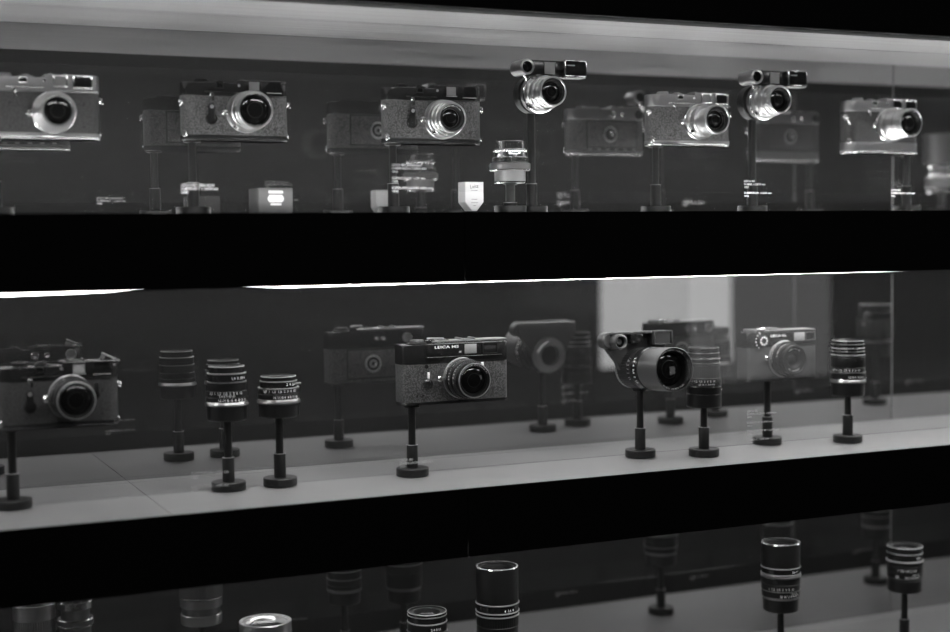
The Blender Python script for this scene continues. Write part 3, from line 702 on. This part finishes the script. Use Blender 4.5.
# ------------------------------------------------------------------ the showcase
YF, YM = 1.55, 1.812                      # front plane and mirror plane
ZT, ZM, ZB = .0267, -.3007, -.612         # the three decks (relative to the eye)
FB1, FB2, HB = -.0555, -.3822, .2655      # lower edges of the two fascias and of the header
CEIL = .2595
XL, XR = -.75, 3.0
FS = .694; MS = 1.554
mm = lambda v: v*1000.
def wz(z): return z + EYE
def slab(mb, x0, x1, y0, y1, z0, z1, m, bev=0.): mb.box((mm((x0+x1)/2), mm((y0+y1)/2), mm(wz((z0+z1)/2))), (mm(x1-x0), mm(y1-y0), mm(z1-z0)), m, bev)
def part(name, parent, boxes, bev=0.):
    mb = MB()
    for b in boxes: slab(mb, *b, bev=bev)
    return mb.build(name, parent)
def root(name, label, cat, group=None):
    o = bpy.data.objects.new(name, None); COL.objects.link(o); o.location = (0, 0, 0); o.empty_display_size = .05
    return tag(o, label, cat, group)

def led(parent, name, m, path, y0, y1, ztop, k=1.):
    """a flexible light strip: path = [(x, bottom z)]"""
    mb = MB(); vs = []; fs = []
    path = [(x, z*k) for x, z in path]
    for x, z in path: vs += [(mm(x), mm(y0), mm(wz(ztop))), (mm(x), mm(y1), mm(wz(ztop))), (mm(x), mm(y1), mm(wz(z))), (mm(x), mm(y0), mm(wz(z)))]
    for i in range(len(path)-1):
        for k in range(4): fs.append((i*4+k, i*4+(k+1) % 4, i*4+4+(k+1) % 4, i*4+4+k))
    fs.append((0, 1, 2, 3)); e = (len(path)-1)*4; fs.append((e+3, e+2, e+1, e))
    b = bmesh.new(); bv = [b.verts.new(v) for v in vs]
    for f in fs: b.faces.new([bv[i] for i in f])
    mb.bm(b, m); return mb.build(name, parent)

SEAMX = .3445
def shelf(label, ztop, zbot, group='black fronted display shelves'):
    r = root('display_shelf', label, 'shelf', group)
    part('fascia_panel', r, [(XL, FS-.0004, YF, YF+.004, zbot, ztop, 'fascia')])
    part('fascia_panel', r, [(FS+.0004, XR, YF, YF+.004, zbot, ztop, 'fascia')])
    part('edge_trim', r, [(XL, XR, YF+.0042, YF+.0062, ztop-.012, ztop-.0002, 'edge')])
    y0 = YF + (.0345 if ztop > 0 else .0075)
    part('deck_panel', r, [(XL, SEAMX-.0005, y0, YM-.0008, ztop-.012, ztop-.0008, 'deck')])
    part('deck_panel', r, [(SEAMX+.0005, XR, y0, YM-.0008, ztop-.012, ztop-.0008, 'deck')])
    part('rear_trim', r, [(XL, XR, 1.7896, 1.7906, ztop-.004, ztop-.0005, 'edge')])
    part('core', r, [(XL, XR, YF+.0088, YM-.0008, zbot+.012, ztop-.0125, 'dark')])
    part('soffit_panel', r, [(XL, XR, YF+.074, YM-.0008, zbot, zbot+.0115, 'ceiling')])
    return r
s1 = shelf('black shelf band across the upper half, carrying the silver and black camera row', ZT, FB1)
s2 = shelf('black shelf band with the pale deck and the boxy lettered camera above it', ZM, FB2)
s3 = shelf('lowest deck, mostly below the frame, under the upright black lenses', ZB, ZB-.0815)
# light strips
K = 1.0177
led(s1, 'light_strip', 'led_dim', [(XL, -.0600), (.173, -.0589), (.27, -.0577), (.372, -.0553)], YF+.058, YF+.072, FB1+.003, K)
led(s1, 'light_strip', 'led_mid', [(.418, -.0557), (.50, -.0576), (.67, -.0571), (.899, -.0569)], YF+.058, YF+.072, FB1+.003, K)
led(s1, 'light_strip', 'led_right', [(.900, -.0569), (1.0, -.0568), (1.36, -.0566), (1.41, -.0561), (XR, -.0550)], YF+.058, YF+.072, FB1+.003, K)
led(s1, 'light_strip', 'fill_rear', [(XL, FB1-.0003), (XR, FB1-.0003)], 1.762, 1.776, FB1+.002)  # unseen fill strip, added to brighten the backs of the middle row
led(s1, 'light_strip', 'led_top', [(XL, ZT-.0006), (.27, ZT-.0006), (.29, ZT), (.33, ZT), (.35, ZT-.0006), (1.02, ZT-.0006), (1.12, ZT+.0001), (XR, ZT+.0001)], YF+.0085, YF+.034, ZT-.006)
led(s2, 'light_strip', 'led_bot', [(XL, FB2+.0015), (XR, FB2+.0015)], YF+.030, YF+.044, FB2+.006)

led(s1, 'light_strip', 'led_back', [(XL, ZT-.0001), (XR, ZT-.0001)], 1.735, 1.749, ZT-.003)
led(s2, 'light_strip', 'fill_low', [(XL, FB2-.0003), (XR, FB2-.0003)], 1.762, 1.776, FB2+.002)  # added fill strip out of view, lifts the mirrored lenses of the lowest row
hd = root('showcase_header', 'black header panel above the bright ceiling of the top compartment', 'header')
part('fascia_panel', hd, [(XL, XR, YF, YF+.004, HB, HB+.55, 'fascia')])
part('edge_trim', hd, [(XL, XR, YF+.0042, YF+.007, HB-.0008, HB+.02, 'edge')])
part('ceiling_panel', hd, [(XL, XR, YF+.0075, YM-.0008, CEIL, CEIL+.012, 'ceiling')])
ends = root('showcase_cheek', 'dark end panel closing the showcase on the left, out of frame', 'panel', 'showcase end panels')
part('side_panel', ends, [(XL-.02, XL-.0006, YF, YM+.02, -1.4, 1.0, 'fascia')])
ends = root('showcase_cheek', 'dark end panel closing the showcase on the far right, out of frame', 'panel', 'showcase end panels')
part('side_panel', ends, [(XR+.0006, XR+.02, YF, YM+.02, -1.4, 1.0, 'fascia')])
plinth = root('showcase_plinth', 'black plinth under the lowest deck of the showcase', 'plinth')
part('plinth_panel', plinth, [(XL, XR, YF+.005, YM, -1.5, ZB-.0825, 'fascia')])

for (nm, z0, z1) in (('top', ZT, CEIL), ('middle', ZM, FB1), ('lowest', ZB, FB2)):
    for (x0, x1, side) in ((XL, MS-.0008, 'left'), (MS+.0008, XR, 'right')):
        r = root('mirror_panel', 'dark mirror at the back of the %s compartment, %s of the thin vertical seam' % (nm, side), 'mirror', 'dark mirror back panels')
        part('mirror_glass', r, [(x0, x1, YM, YM+.006, z0-.006, z1+.004, 'mirror')])
        if side == 'left': part('seam_strip', r, [(MS-.0011, MS+.0011, YM-.0005, YM+.005, z0, z1, 'seam')])

CAPS = {  # compartment: (x, z of first baseline, lines, cap height mm)
 'top': [(.3614, .0560, ['*LEICA M3 ^schwarzlack', '*SUMMARIT ^1:1,5/50 mm', '1958']),
         (.6051, .0800, ['*LEICA M2 ^schwarzlack', '*SUMMARON ^1:2,8/35 mm', '1958', None, '*SUMMICRON ^1:2/35 mm', '1958', None, '*SUPER-ANGULON ^1:4/21 mm', '1958']),
         (1.0908, .0640, ['*LEICA M3', '*ELMAR ^1:2,8/50 mm', '1957', None, '*SUMMARON ^1:3,5/35 mm', '1956']),
         (1.330, .0530, ['*LEICA MP', '*SUMMICRON ^1:2/50 mm', '1956']),
         (1.7800, .0850, ['*LEICA M3', '*ELMARIT ^1:2,8/90 mm', None, '*SUMMICRON ^1:2/90 mm', None, '*ELMAR ^1:4/135 mm'])],
 'middle': [(.3655, -.2590, ['*SUMMICRON ^1:2/35 mm', '1969', None, None, '*SUMMICRON ^1:2/50 mm', '1969']),
            (.6097, -.2622, ['*LEICA M5', '*SUMMICRON ^1:2/50 mm', '1971']),
            (1.0953, -.2345, ['*LEICA CL', '*SUMMICRON-C ^1:2/40 mm', '1973', None, '*ELMARIT-C ^1:2,8/40 mm', '1973', None, '*TELE-ELMARIT-M ^1:2,8/90 mm', '1974', None, '*ELMAR-C ^1:4/90 mm', '1973']),
            (1.5600, -.2820, ['*ELMARIT ^1:2,8/135 mm', '1973']), (1.8080, -.2780, ['*SUMMILUX ^1:1,4/35 mm', '1973'])],
 'lowest': [(.620, -.5770, ['*NOCTILUX ^1:1/50 mm', '1976']), (1.0814, -.5890, ['*SUMMICRON ^1:2/50 mm', '1979']), (1.3418, -.5900, ['*ELMARIT ^1:2,8/90 mm', '1980']), (1.69, -.5800, ['*SUMMICRON ^1:2/90 mm', '1980'])]}
def caption(parent, x, z, lines):
    mb = MB(); y = 0.; CH = 3.5
    for ln in lines:
        if ln is None: y -= 3.4; continue
        cx = 0.
        bold, _, light = ln[1:].partition('^') if ln[0] == '*' else ('', '', ln)
        for s, k in ((bold, 1.06), (light, .98)):
            s2 = s.strip()
            if not s2: continue
            w = text_geo(s2)[2]*CH*k*1.1
            mb.text(s2, CH*k, 'vinyl', T(mm(x)+cx, mm(YF+.0045)-.25, mm(wz(z))+y) @ FWD, width=w)
            cx += w + 1.5
        y -= 3.9
    return mb.build('caption_lettering', parent)
for nm, z0, z1, gap, xs in (('top', ZT, HB, .024, 1.556), ('middle', ZM, FB1, .024, 1.556), ('lowest', ZB, FB2, .034, 1.556)):
    for (x0, x1, side) in ((XL, xs-.001, 'left'), (xs+.001, XR, 'right')):
        r = root('glass_pane', 'clear front pane of the %s compartment with white captions' % nm if side == 'left' else 'clear front pane of the %s compartment beyond the right edge of the photo' % nm, 'glass pane', 'clear front panes')
        part('pane', r, [(x0, x1, YF+.0045, YF+.0083, z0+gap, z1-(gap if nm == 'top' else -.002), 'pane')])
        if side == 'left': part('seam_strip', r, [(xs-.001, xs+.001, YF+.0045, YF+.0083, z0+gap, z1-(gap if nm == 'top' else -.002), 'seam')])
        for (x, z, ls) in CAPS[nm]:
            if x0 < x < x1: caption(r, x, z, ls)

# ------------------------------------------------------------------ top compartment
YC = 1.6818
def stand_on(z, x, y, *a, **k): return stand((x, y, z), *a, **k)
H = .088
def cam_on(x, rodx, zdeck, slabel, clabel, h=H, y=1.706, **k):
    f = y/YC; h = (zdeck + h)*f - zdeck
    stand((rodx*f, y, zdeck), slabel, h=h*1000)
    return camera(clabel, (x*f, y, zdeck + h), **k)
cam_on(.2350, .183, ZT, 'black stand under the silver camera at the left edge, just out of frame', 'silver camera cut off by the left edge of the photo on the top shelf',
       finish='chrome', leather='leather_dark', lens=L_m3(), opts=('bezel',), lens_x=12, lens_z=31, h=.0852)
cam_on(.4560, .405, ZT, 'black stand under the black topped camera with the broad silver lens', 'black topped camera with a broad silver lens and huge dark front glass, top shelf',
       finish='black', leather='leather', lens=L_fast50(), opts=('timer',), lens_x=11, lens_z=36, h=.0865)
cam_on(.7085, .6564, ZT, 'black stand left of the white card, under a black topped camera', 'black topped camera with short silver lens and lettered ring, above the white card',
       finish='black', leather='leather', lens=L_wide35(), opts=('timer',), lens_x=9, lens_z=32, h=.0868, scale=.965)
cam_on(1.0868, 1.0367, ZT, 'black stand under the silver camera between the two goggled silver lenses', 'silver camera with a slender extended silver lens, between the two goggled silver lenses',
       finish='chrome', leather='leather', lens=L_collapsible(), opts=(), lens_x=10, h=.0905, y=1.697)
cam_on(1.4158, 1.4681, ZT, 'black stand under the rightmost camera with the tall silver base', 'rightmost camera on the top shelf, with a tall silver base and long silver lens',
       style='MP', finish='chrome', leather='leather_dark', lens=L_rigid50(), opts=('strapring', 'darkillum'), lens_x=5.5, lens_z=44, h=.0845, y=1.697)
# goggled silver lenses
YR = 1.690
for (x, rx, zc, lab, sl) in ((.8560, .853, .1803, 'silver lens with black viewfinder goggles above the small upright chrome lens', 'slim black stand carrying the goggled silver lens beside the chrome lens'),
                             (1.2055, 1.200, .1800, 'silver lens with viewfinder goggles in front of a camera reflection, left of the rightmost camera', 'slim black stand carrying the goggled silver lens nearest the rightmost camera')):
    stand((rx, YR, ZT), sl, h=(zc-ZT)*1000-22, kind='flange', cup_r=(zc-ZT)*1000, cup_h=24.3, rod_r=5.2)
    goggled(lab, (x, YR - .0115, zc))
# small chrome lens standing upright
stand((.8085, 1.662, ZT), 'short thick stand under the small upright chrome lens', h=38.5, kind='plain', rod_r=6.0, sleeve=14, sl_r=8.5)
face(0.803, 1.651, 0); up_lens('small ribbed chrome lens standing upright beside the white card', (.8085, 1.662, ZT+.0385), U_chrome_small())
# big chrome lens past the right edge, seen in the mirror
stand((1.815, 1.636, ZT), 'black stand past the right edge, below the big chrome lens', h=39, kind='plain', rod_r=6.0, sleeve=14)
up_lens('big chrome lens past the right edge of the top shelf, seen in the mirror', (1.815, 1.636, ZT+.039), U_chrome_tele())
# white card packet with a tapered foot
wp = thing('card_packet', 'small white card packet with a tapered foot and grey script on the top shelf', 'packet', (.7500, 1.655, ZT))
hexo = [(-12.4, 39), (-12.4, 14), (-3.2, 3), (3.2, 3), (12.4, 14), (12.4, 39)]
pk = MB().prism(hexo[::-1], -11, 11, 'paper', .25, FWD)
pk.text('Leitz', 6.0, 'print_', T(0, -11.1, 31.5) @ FWD @ Matrix.Rotation(.12, 4, 'Z'), centre=True)
for (z, w) in ((28.5, 9), (17.5, 8), (13.2, 9), (9.5, 4)): pk.box((0, -11.05, z), (w, .1, .5), 'print_', 0)
pk.build('packet_body', wp)
ft = MB().box((0, 0, 1.5), (19, 14, 3), 'matte', .4); ft.build('foot', wp)
# grey carton with a white sticker
ct = thing('carton', 'small grey carton with a white hexagonal sticker, under the second camera', 'box', (.4880, 1.646, ZT))
MB().box((0, 0, 15), (41, 42, 30), 'carton', .8).build('carton_body', ct)
hx = MB().prism([(-7.4, 13.5), (-9.6, 16.5), (-9.6, 18.5), (-7.4, 22), (7.4, 22), (9.6, 18.5), (9.6, 16.5), (7.4, 13.5)][::-1], 21.05, 21.3, 'paper', 0, FWD)
hx.box((0, -21.2, 11.2), (13, .3, 2.4), 'paper', 0); hx.box((0, -21.2, 25.4), (17, .3, 3.0), 'paper', 0)
hx.build('sticker', ct)

# ------------------------------------------------------------------ middle compartment
Y5 = 1.672
stand((.1932, YC, ZM), 'black stand under the black camera cut by the left edge, middle shelf')
camera('black camera with a slanted rewind crank, cut by the left edge of the middle shelf', (.2450, YC, ZM+H), finish='black', leather='leather_dark', lens=L_m1(), opts=('timer', 'preview', 'crank'), lens_x=12, lens_z=36, scale=.97)
stand((.6731, Y5, ZM), 'black stand under the boxy black camera with white lettering')
camera('boxy black camera with white lettering on its front and pebbled leather, middle shelf', (.7283, Y5, ZM+.0896), style='M5', finish='black', leather='leather', lens=L_m5(), lens_x=7, lens_z=31.5, scale=1.,
       lettering=('LEICA M5', 4.6, -31, 70.0, 33))
stand((1.2214, 1.684, ZM), 'black stand under the small flat camera, behind white captions', h=90.5)
camera('small flat camera with white rosette dial and white lettering, middle shelf', (1.2365, 1.684, ZM+.0905), style='CL', finish='black', leather='leather_grey', scale=1., lens=L_cl(), lens_x=1.5, lens_z=31,
       lettering=('LEICA CL', 4.6, -22, 62.5, 27))
stand((.4403, YC, ZM), 'black cup stand under the taller of two small black lenses', h=86, kind='cup', cup_r=23.6, cup_h=15.5)
face(0.4395, 1.68, 8); up_lens('taller of the two small black lenses with a bright silver foot ring', (.4403, YC, ZM+.1015), U_229())
stand((.5040, YC, ZM), 'black cup stand under the shorter of two small black lenses', h=86, kind='cup', cup_r=24.2, cup_h=14.3)
face(0.504, 1.68, 8); up_lens('shorter of the two small black lenses with a bright silver foot ring', (.5040, YC, ZM+.1003), U_281())
stand((1.0025, 1.668, ZM), 'black stand under the long black lens with goggles', h=91, kind='camera')
goggled('long black telephoto lens with viewfinder goggles and a deep hood, middle shelf', (1.0037, 1.690, -.1830), black=True, name='goggled_telephoto_lens')
stand((1.0816, 1.634, ZM), 'black cup stand under the upright lens beside the telephoto hood', h=68.5, kind='cup', cup_r=23.4, cup_h=16.2)
face(1.08, 1.63, 0); up_lens('black upright lens half hidden behind the hood of the goggled black telephoto lens', (1.0816, 1.634, ZM+.0847), U_704())
stand((1.3320, 1.645, ZM), 'black cup stand under the black lens right of the small flat camera', h=68.5, kind='cup', cup_r=23.2, cup_h=17)
face(1.33, 1.645, 0); up_lens('black upright lens with silver foot ring, right of the small flat camera', (1.3320, 1.645, ZM+.0855), U_847())
stand((1.664, 1.641, ZM), 'black cup stand past the right edge of the middle shelf, seen in the mirror', h=86, kind='cup', cup_r=26, cup_h=22)
face(1.664, 1.641)
up_lens('broad black lens past the right edge of the middle shelf, seen in the mirror', (1.664, 1.641, ZM+.108),
        [dict(name='mount_ring', m='dull', prof=rg(27, 0, 4, 1.)), dict(name='focus_ring', m='anod', prof=rg(32, 6, 40, 1.5, 31), knurl=(24, 1.2, 30)),
         dict(name='aperture_ring', m='black', prof=rg(30, 40, 52, 1.), box=[((29, 6, 44), (5, 5, 4), 'chrome', 1.2), ((-29, 6, 44), (5, 5, 4), 'chrome', 1.2), ((29, 6, 32), (5, 4, 3), 'dull', 1.), ((-29, 6, 32), (5, 4, 3), 'dull', 1.)]),
         dict(name='front_element', front=dict(r=27, z0=52, z1=66, rim=2, m_rim='anod', rgl=18, deep=6), more=[([(26.2, 64.8), (27.4, 65.4), (27, 66.05), (25.2, 66.1)], 'edge')])])

# ------------------------------------------------------------------ lowest compartment
stand((.4735, 1.652, ZB), 'black stand below the frame under the bright silver lens', h=76, kind='camera')
up_lens('bright silver lens whose rim just enters the bottom edge of the photo', (.4735, 1.652, ZB+.076), U_silver_big())
stand((.6833, 1.655, ZB), 'black cup stand below the frame under the small black lens', h=82, kind='cup', cup_r=23.2)
face(0.683, 1.655, 0); up_lens('small black lens at the bottom edge, left of the tall plain black lens', (.6833, 1.655, ZB+.098), U_black_small())
stand((.7787, 1.650, ZB), 'black cup stand below the frame under the tall plain black lens', h=73, kind='cup', cup_r=24)
face(0.778, 1.65, 0); up_lens('tall plain black lens with a bright rim at the bottom centre of the photo', (.7787, 1.650, ZB+.089), U_black_tall())
stand((1.2218, 1.653, ZB), 'black cup stand under the long black lens in the lowest compartment', h=81.5, kind='cup', cup_r=24.6)
face(1.22, 1.653, 6); up_lens('long black lens with white scales and bright rim, lowest compartment', (1.2218, 1.653, ZB+.0975), U_black_tele())
stand((1.4465, 1.656, ZB), 'black cup stand at the bottom right under the short scaled lens', h=83, kind='cup', cup_r=24.4)
face(1.4465, 1.656, 6); up_lens('short black lens with white scales, rightmost in the lowest compartment', (1.4465, 1.656, ZB+.099), U_black_52())
for (x, lab, sl, z, rr) in ((.2525, 'silver grey lens below the left bottom corner, seen in the mirror', 'black stand below the left bottom corner of the photo', .050, 0),
                        (.3060, 'silver ringed lens just below the frame, seen in the mirror at bottom left', 'black stand below the bottom edge beside the left corner', .042, 1)):
    stand((x - .004, 1.654, ZB), sl, h=z*1000, kind='camera', group='pedestal stands')
    q = U_silver_big() if not rr else [dict(name='mount_ring', m='satin', prof=rg(24, 0, 12, 1.)), dict(name='neck', m='dull', prof=rg(20, 12, 52, .6)), dict(name='scale_ring', m='satin', prof=rg(24, 52, 62, 1.), more=[([(23.6, 52), (24.6, 52.6), (24.6, 54), (23.6, 54.6)], 'chrome'), ([(23.6, 60), (24.6, 60.6), (24.6, 62), (23.6, 62.6)], 'chrome')]), dict(name='tube', m='dull', prof=rg(19, 62, 76, .5)), dict(name='front_element', front=dict(r=23.5, z0=76, z1=86, rim=2.2, m_rim='chrome', rgl=15, deep=6))]
    o = up_lens(lab, (x - .004, 1.654, ZB + z), q)
    if not rr: o.scale = (.88, .88, 1.)
stand((1.660, 1.650, ZB), 'black cup stand past the right edge of the lowest compartment', h=83, kind='cup', cup_r=24.4)
up_lens('short black lens past the right edge of the lowest compartment, seen in the mirror', (1.660, 1.650, ZB+.099), U_black_small(46))

# ------------------------------------------------------------------ the room in front of the showcase (seen in the mirrors)
def struct(name, boxes):
    mb = MB()
    for b in boxes: slab(mb, *b)
    o = mb.build(name); o['kind'] = 'structure'; return o
YW = -1.2
struct('floor', [(-3.5, 7, YW, 1.84, -1.55, -1.5, 'roomdark')])
struct('ceiling', [(-3.5, 7, YW, 1.84, 1.0, 1.05, 'roomdark')])
struct('wall_front', [(-3.5, 7, YW-.1, YW, -1.5, 1.0, 'room')])
struct('wall_left', [(-3.6, -3.5, YW, 1.84, -1.5, 1.0, 'roomdark')])
struct('wall_right', [(7, 7.1, YW, 1.84, -1.5, 1.0, 'roomdark')])
struct('wall_back', [(-3.5, 7, 1.84, 1.9, -1.5, 1.0, 'roomdark')])
sc = root('display_screen', 'bright pale screen on a floor stand, mirrored above the goggled telephoto lens', 'screen')
YS = -.35
part('screen_face', sc, [(2.245, 2.735, YS, YS+.004, -.425, -.03, 'screen')])
part('screen_frame', sc, [(2.235, 2.745, YS-.03, YS-.0002, -.435, -.02, 'roomdark')])
part('screen_pole', sc, [(2.46, 2.52, YS-.07, YS-.031, -1.47, -.2, 'roomdark')])
part('screen_foot', sc, [(2.24, 2.74, YS-.25, YS+.15, -1.5, -1.4702, 'roomdark')])
for (x, lab) in ((.0, 'plain ceiling lamp of the corridor, out of frame on the left'), (1.3, 'plain ceiling lamp of the corridor, middle of the three'), (2.9, 'plain ceiling lamp of the corridor, out of frame on the right')):
    r = root('ceiling_lamp', lab, 'lamp', 'corridor ceiling lamps')
    part('lamp_panel', r, [(x-.5, x+.5, -.55, -.15, .975, .99, 'lamp')])
    part('lamp_frame', r, [(x-.52, x+.52, -.57, -.13, .99, 1.0, 'roomdark')])

# ------------------------------------------------------------------ world, camera, view
w = bpy.data.worlds.new('World'); SC.world = w; w.use_nodes = True
w.node_tree.nodes['Background'].inputs[0].default_value = (.01, .01, .01, 1)
w.node_tree.nodes['Background'].inputs[1].default_value = 1.
VX, VY, CX, CY = (3650., 200.), (-185., 242.), 475., 316.
ax = Vector((VX[0]-CX, CY-VX[1])); ay = Vector((VY[0]-CX, CY-VY[1]))
F = math.sqrt(-(ax @ ay))
X = Vector((ax.x, ax.y, F)).normalized(); Y = Vector((ay.x, ay.y, F)); Y = (Y - X*(X @ Y)).normalized()
Z = Vector((X.y*Y.z - X.z*Y.y, X.z*Y.x - X.x*Y.z, X.x*Y.y - X.y*Y.x)); Z = Z if Z.y > 0 else -Z
cd = bpy.data.cameras.new('Camera'); co = bpy.data.objects.new('Camera', cd); COL.objects.link(co)
co.matrix_world = Matrix(((X.x, X.y, -X.z, 0), (Y.x, Y.y, -Y.z, 0), (Z.x, Z.y, -Z.z, EYE), (0, 0, 0, 1)))
cd.sensor_width = 36; cd.lens = F*36/950; cd.clip_start = .02; cd.clip_end = 60
cd.dof.use_dof = True; cd.dof.focus_distance = 1.84; cd.dof.aperture_fstop = cd.lens/24.
SC.camera = co
SC.view_settings.view_transform = 'Standard'; SC.view_settings.look = 'None'
SC.view_settings.exposure = 0.; SC.view_settings.gamma = 1.; SC.view_settings.use_curve_mapping = False
cy = SC.cycles
SC.render.filter_size = 1.1
cy.use_denoising = True; cy.max_bounces = 10; cy.glossy_bounces = 8; cy.transparent_max_bounces = 16
cy.sample_clamp_indirect = 16.; cy.blur_glossy = .3
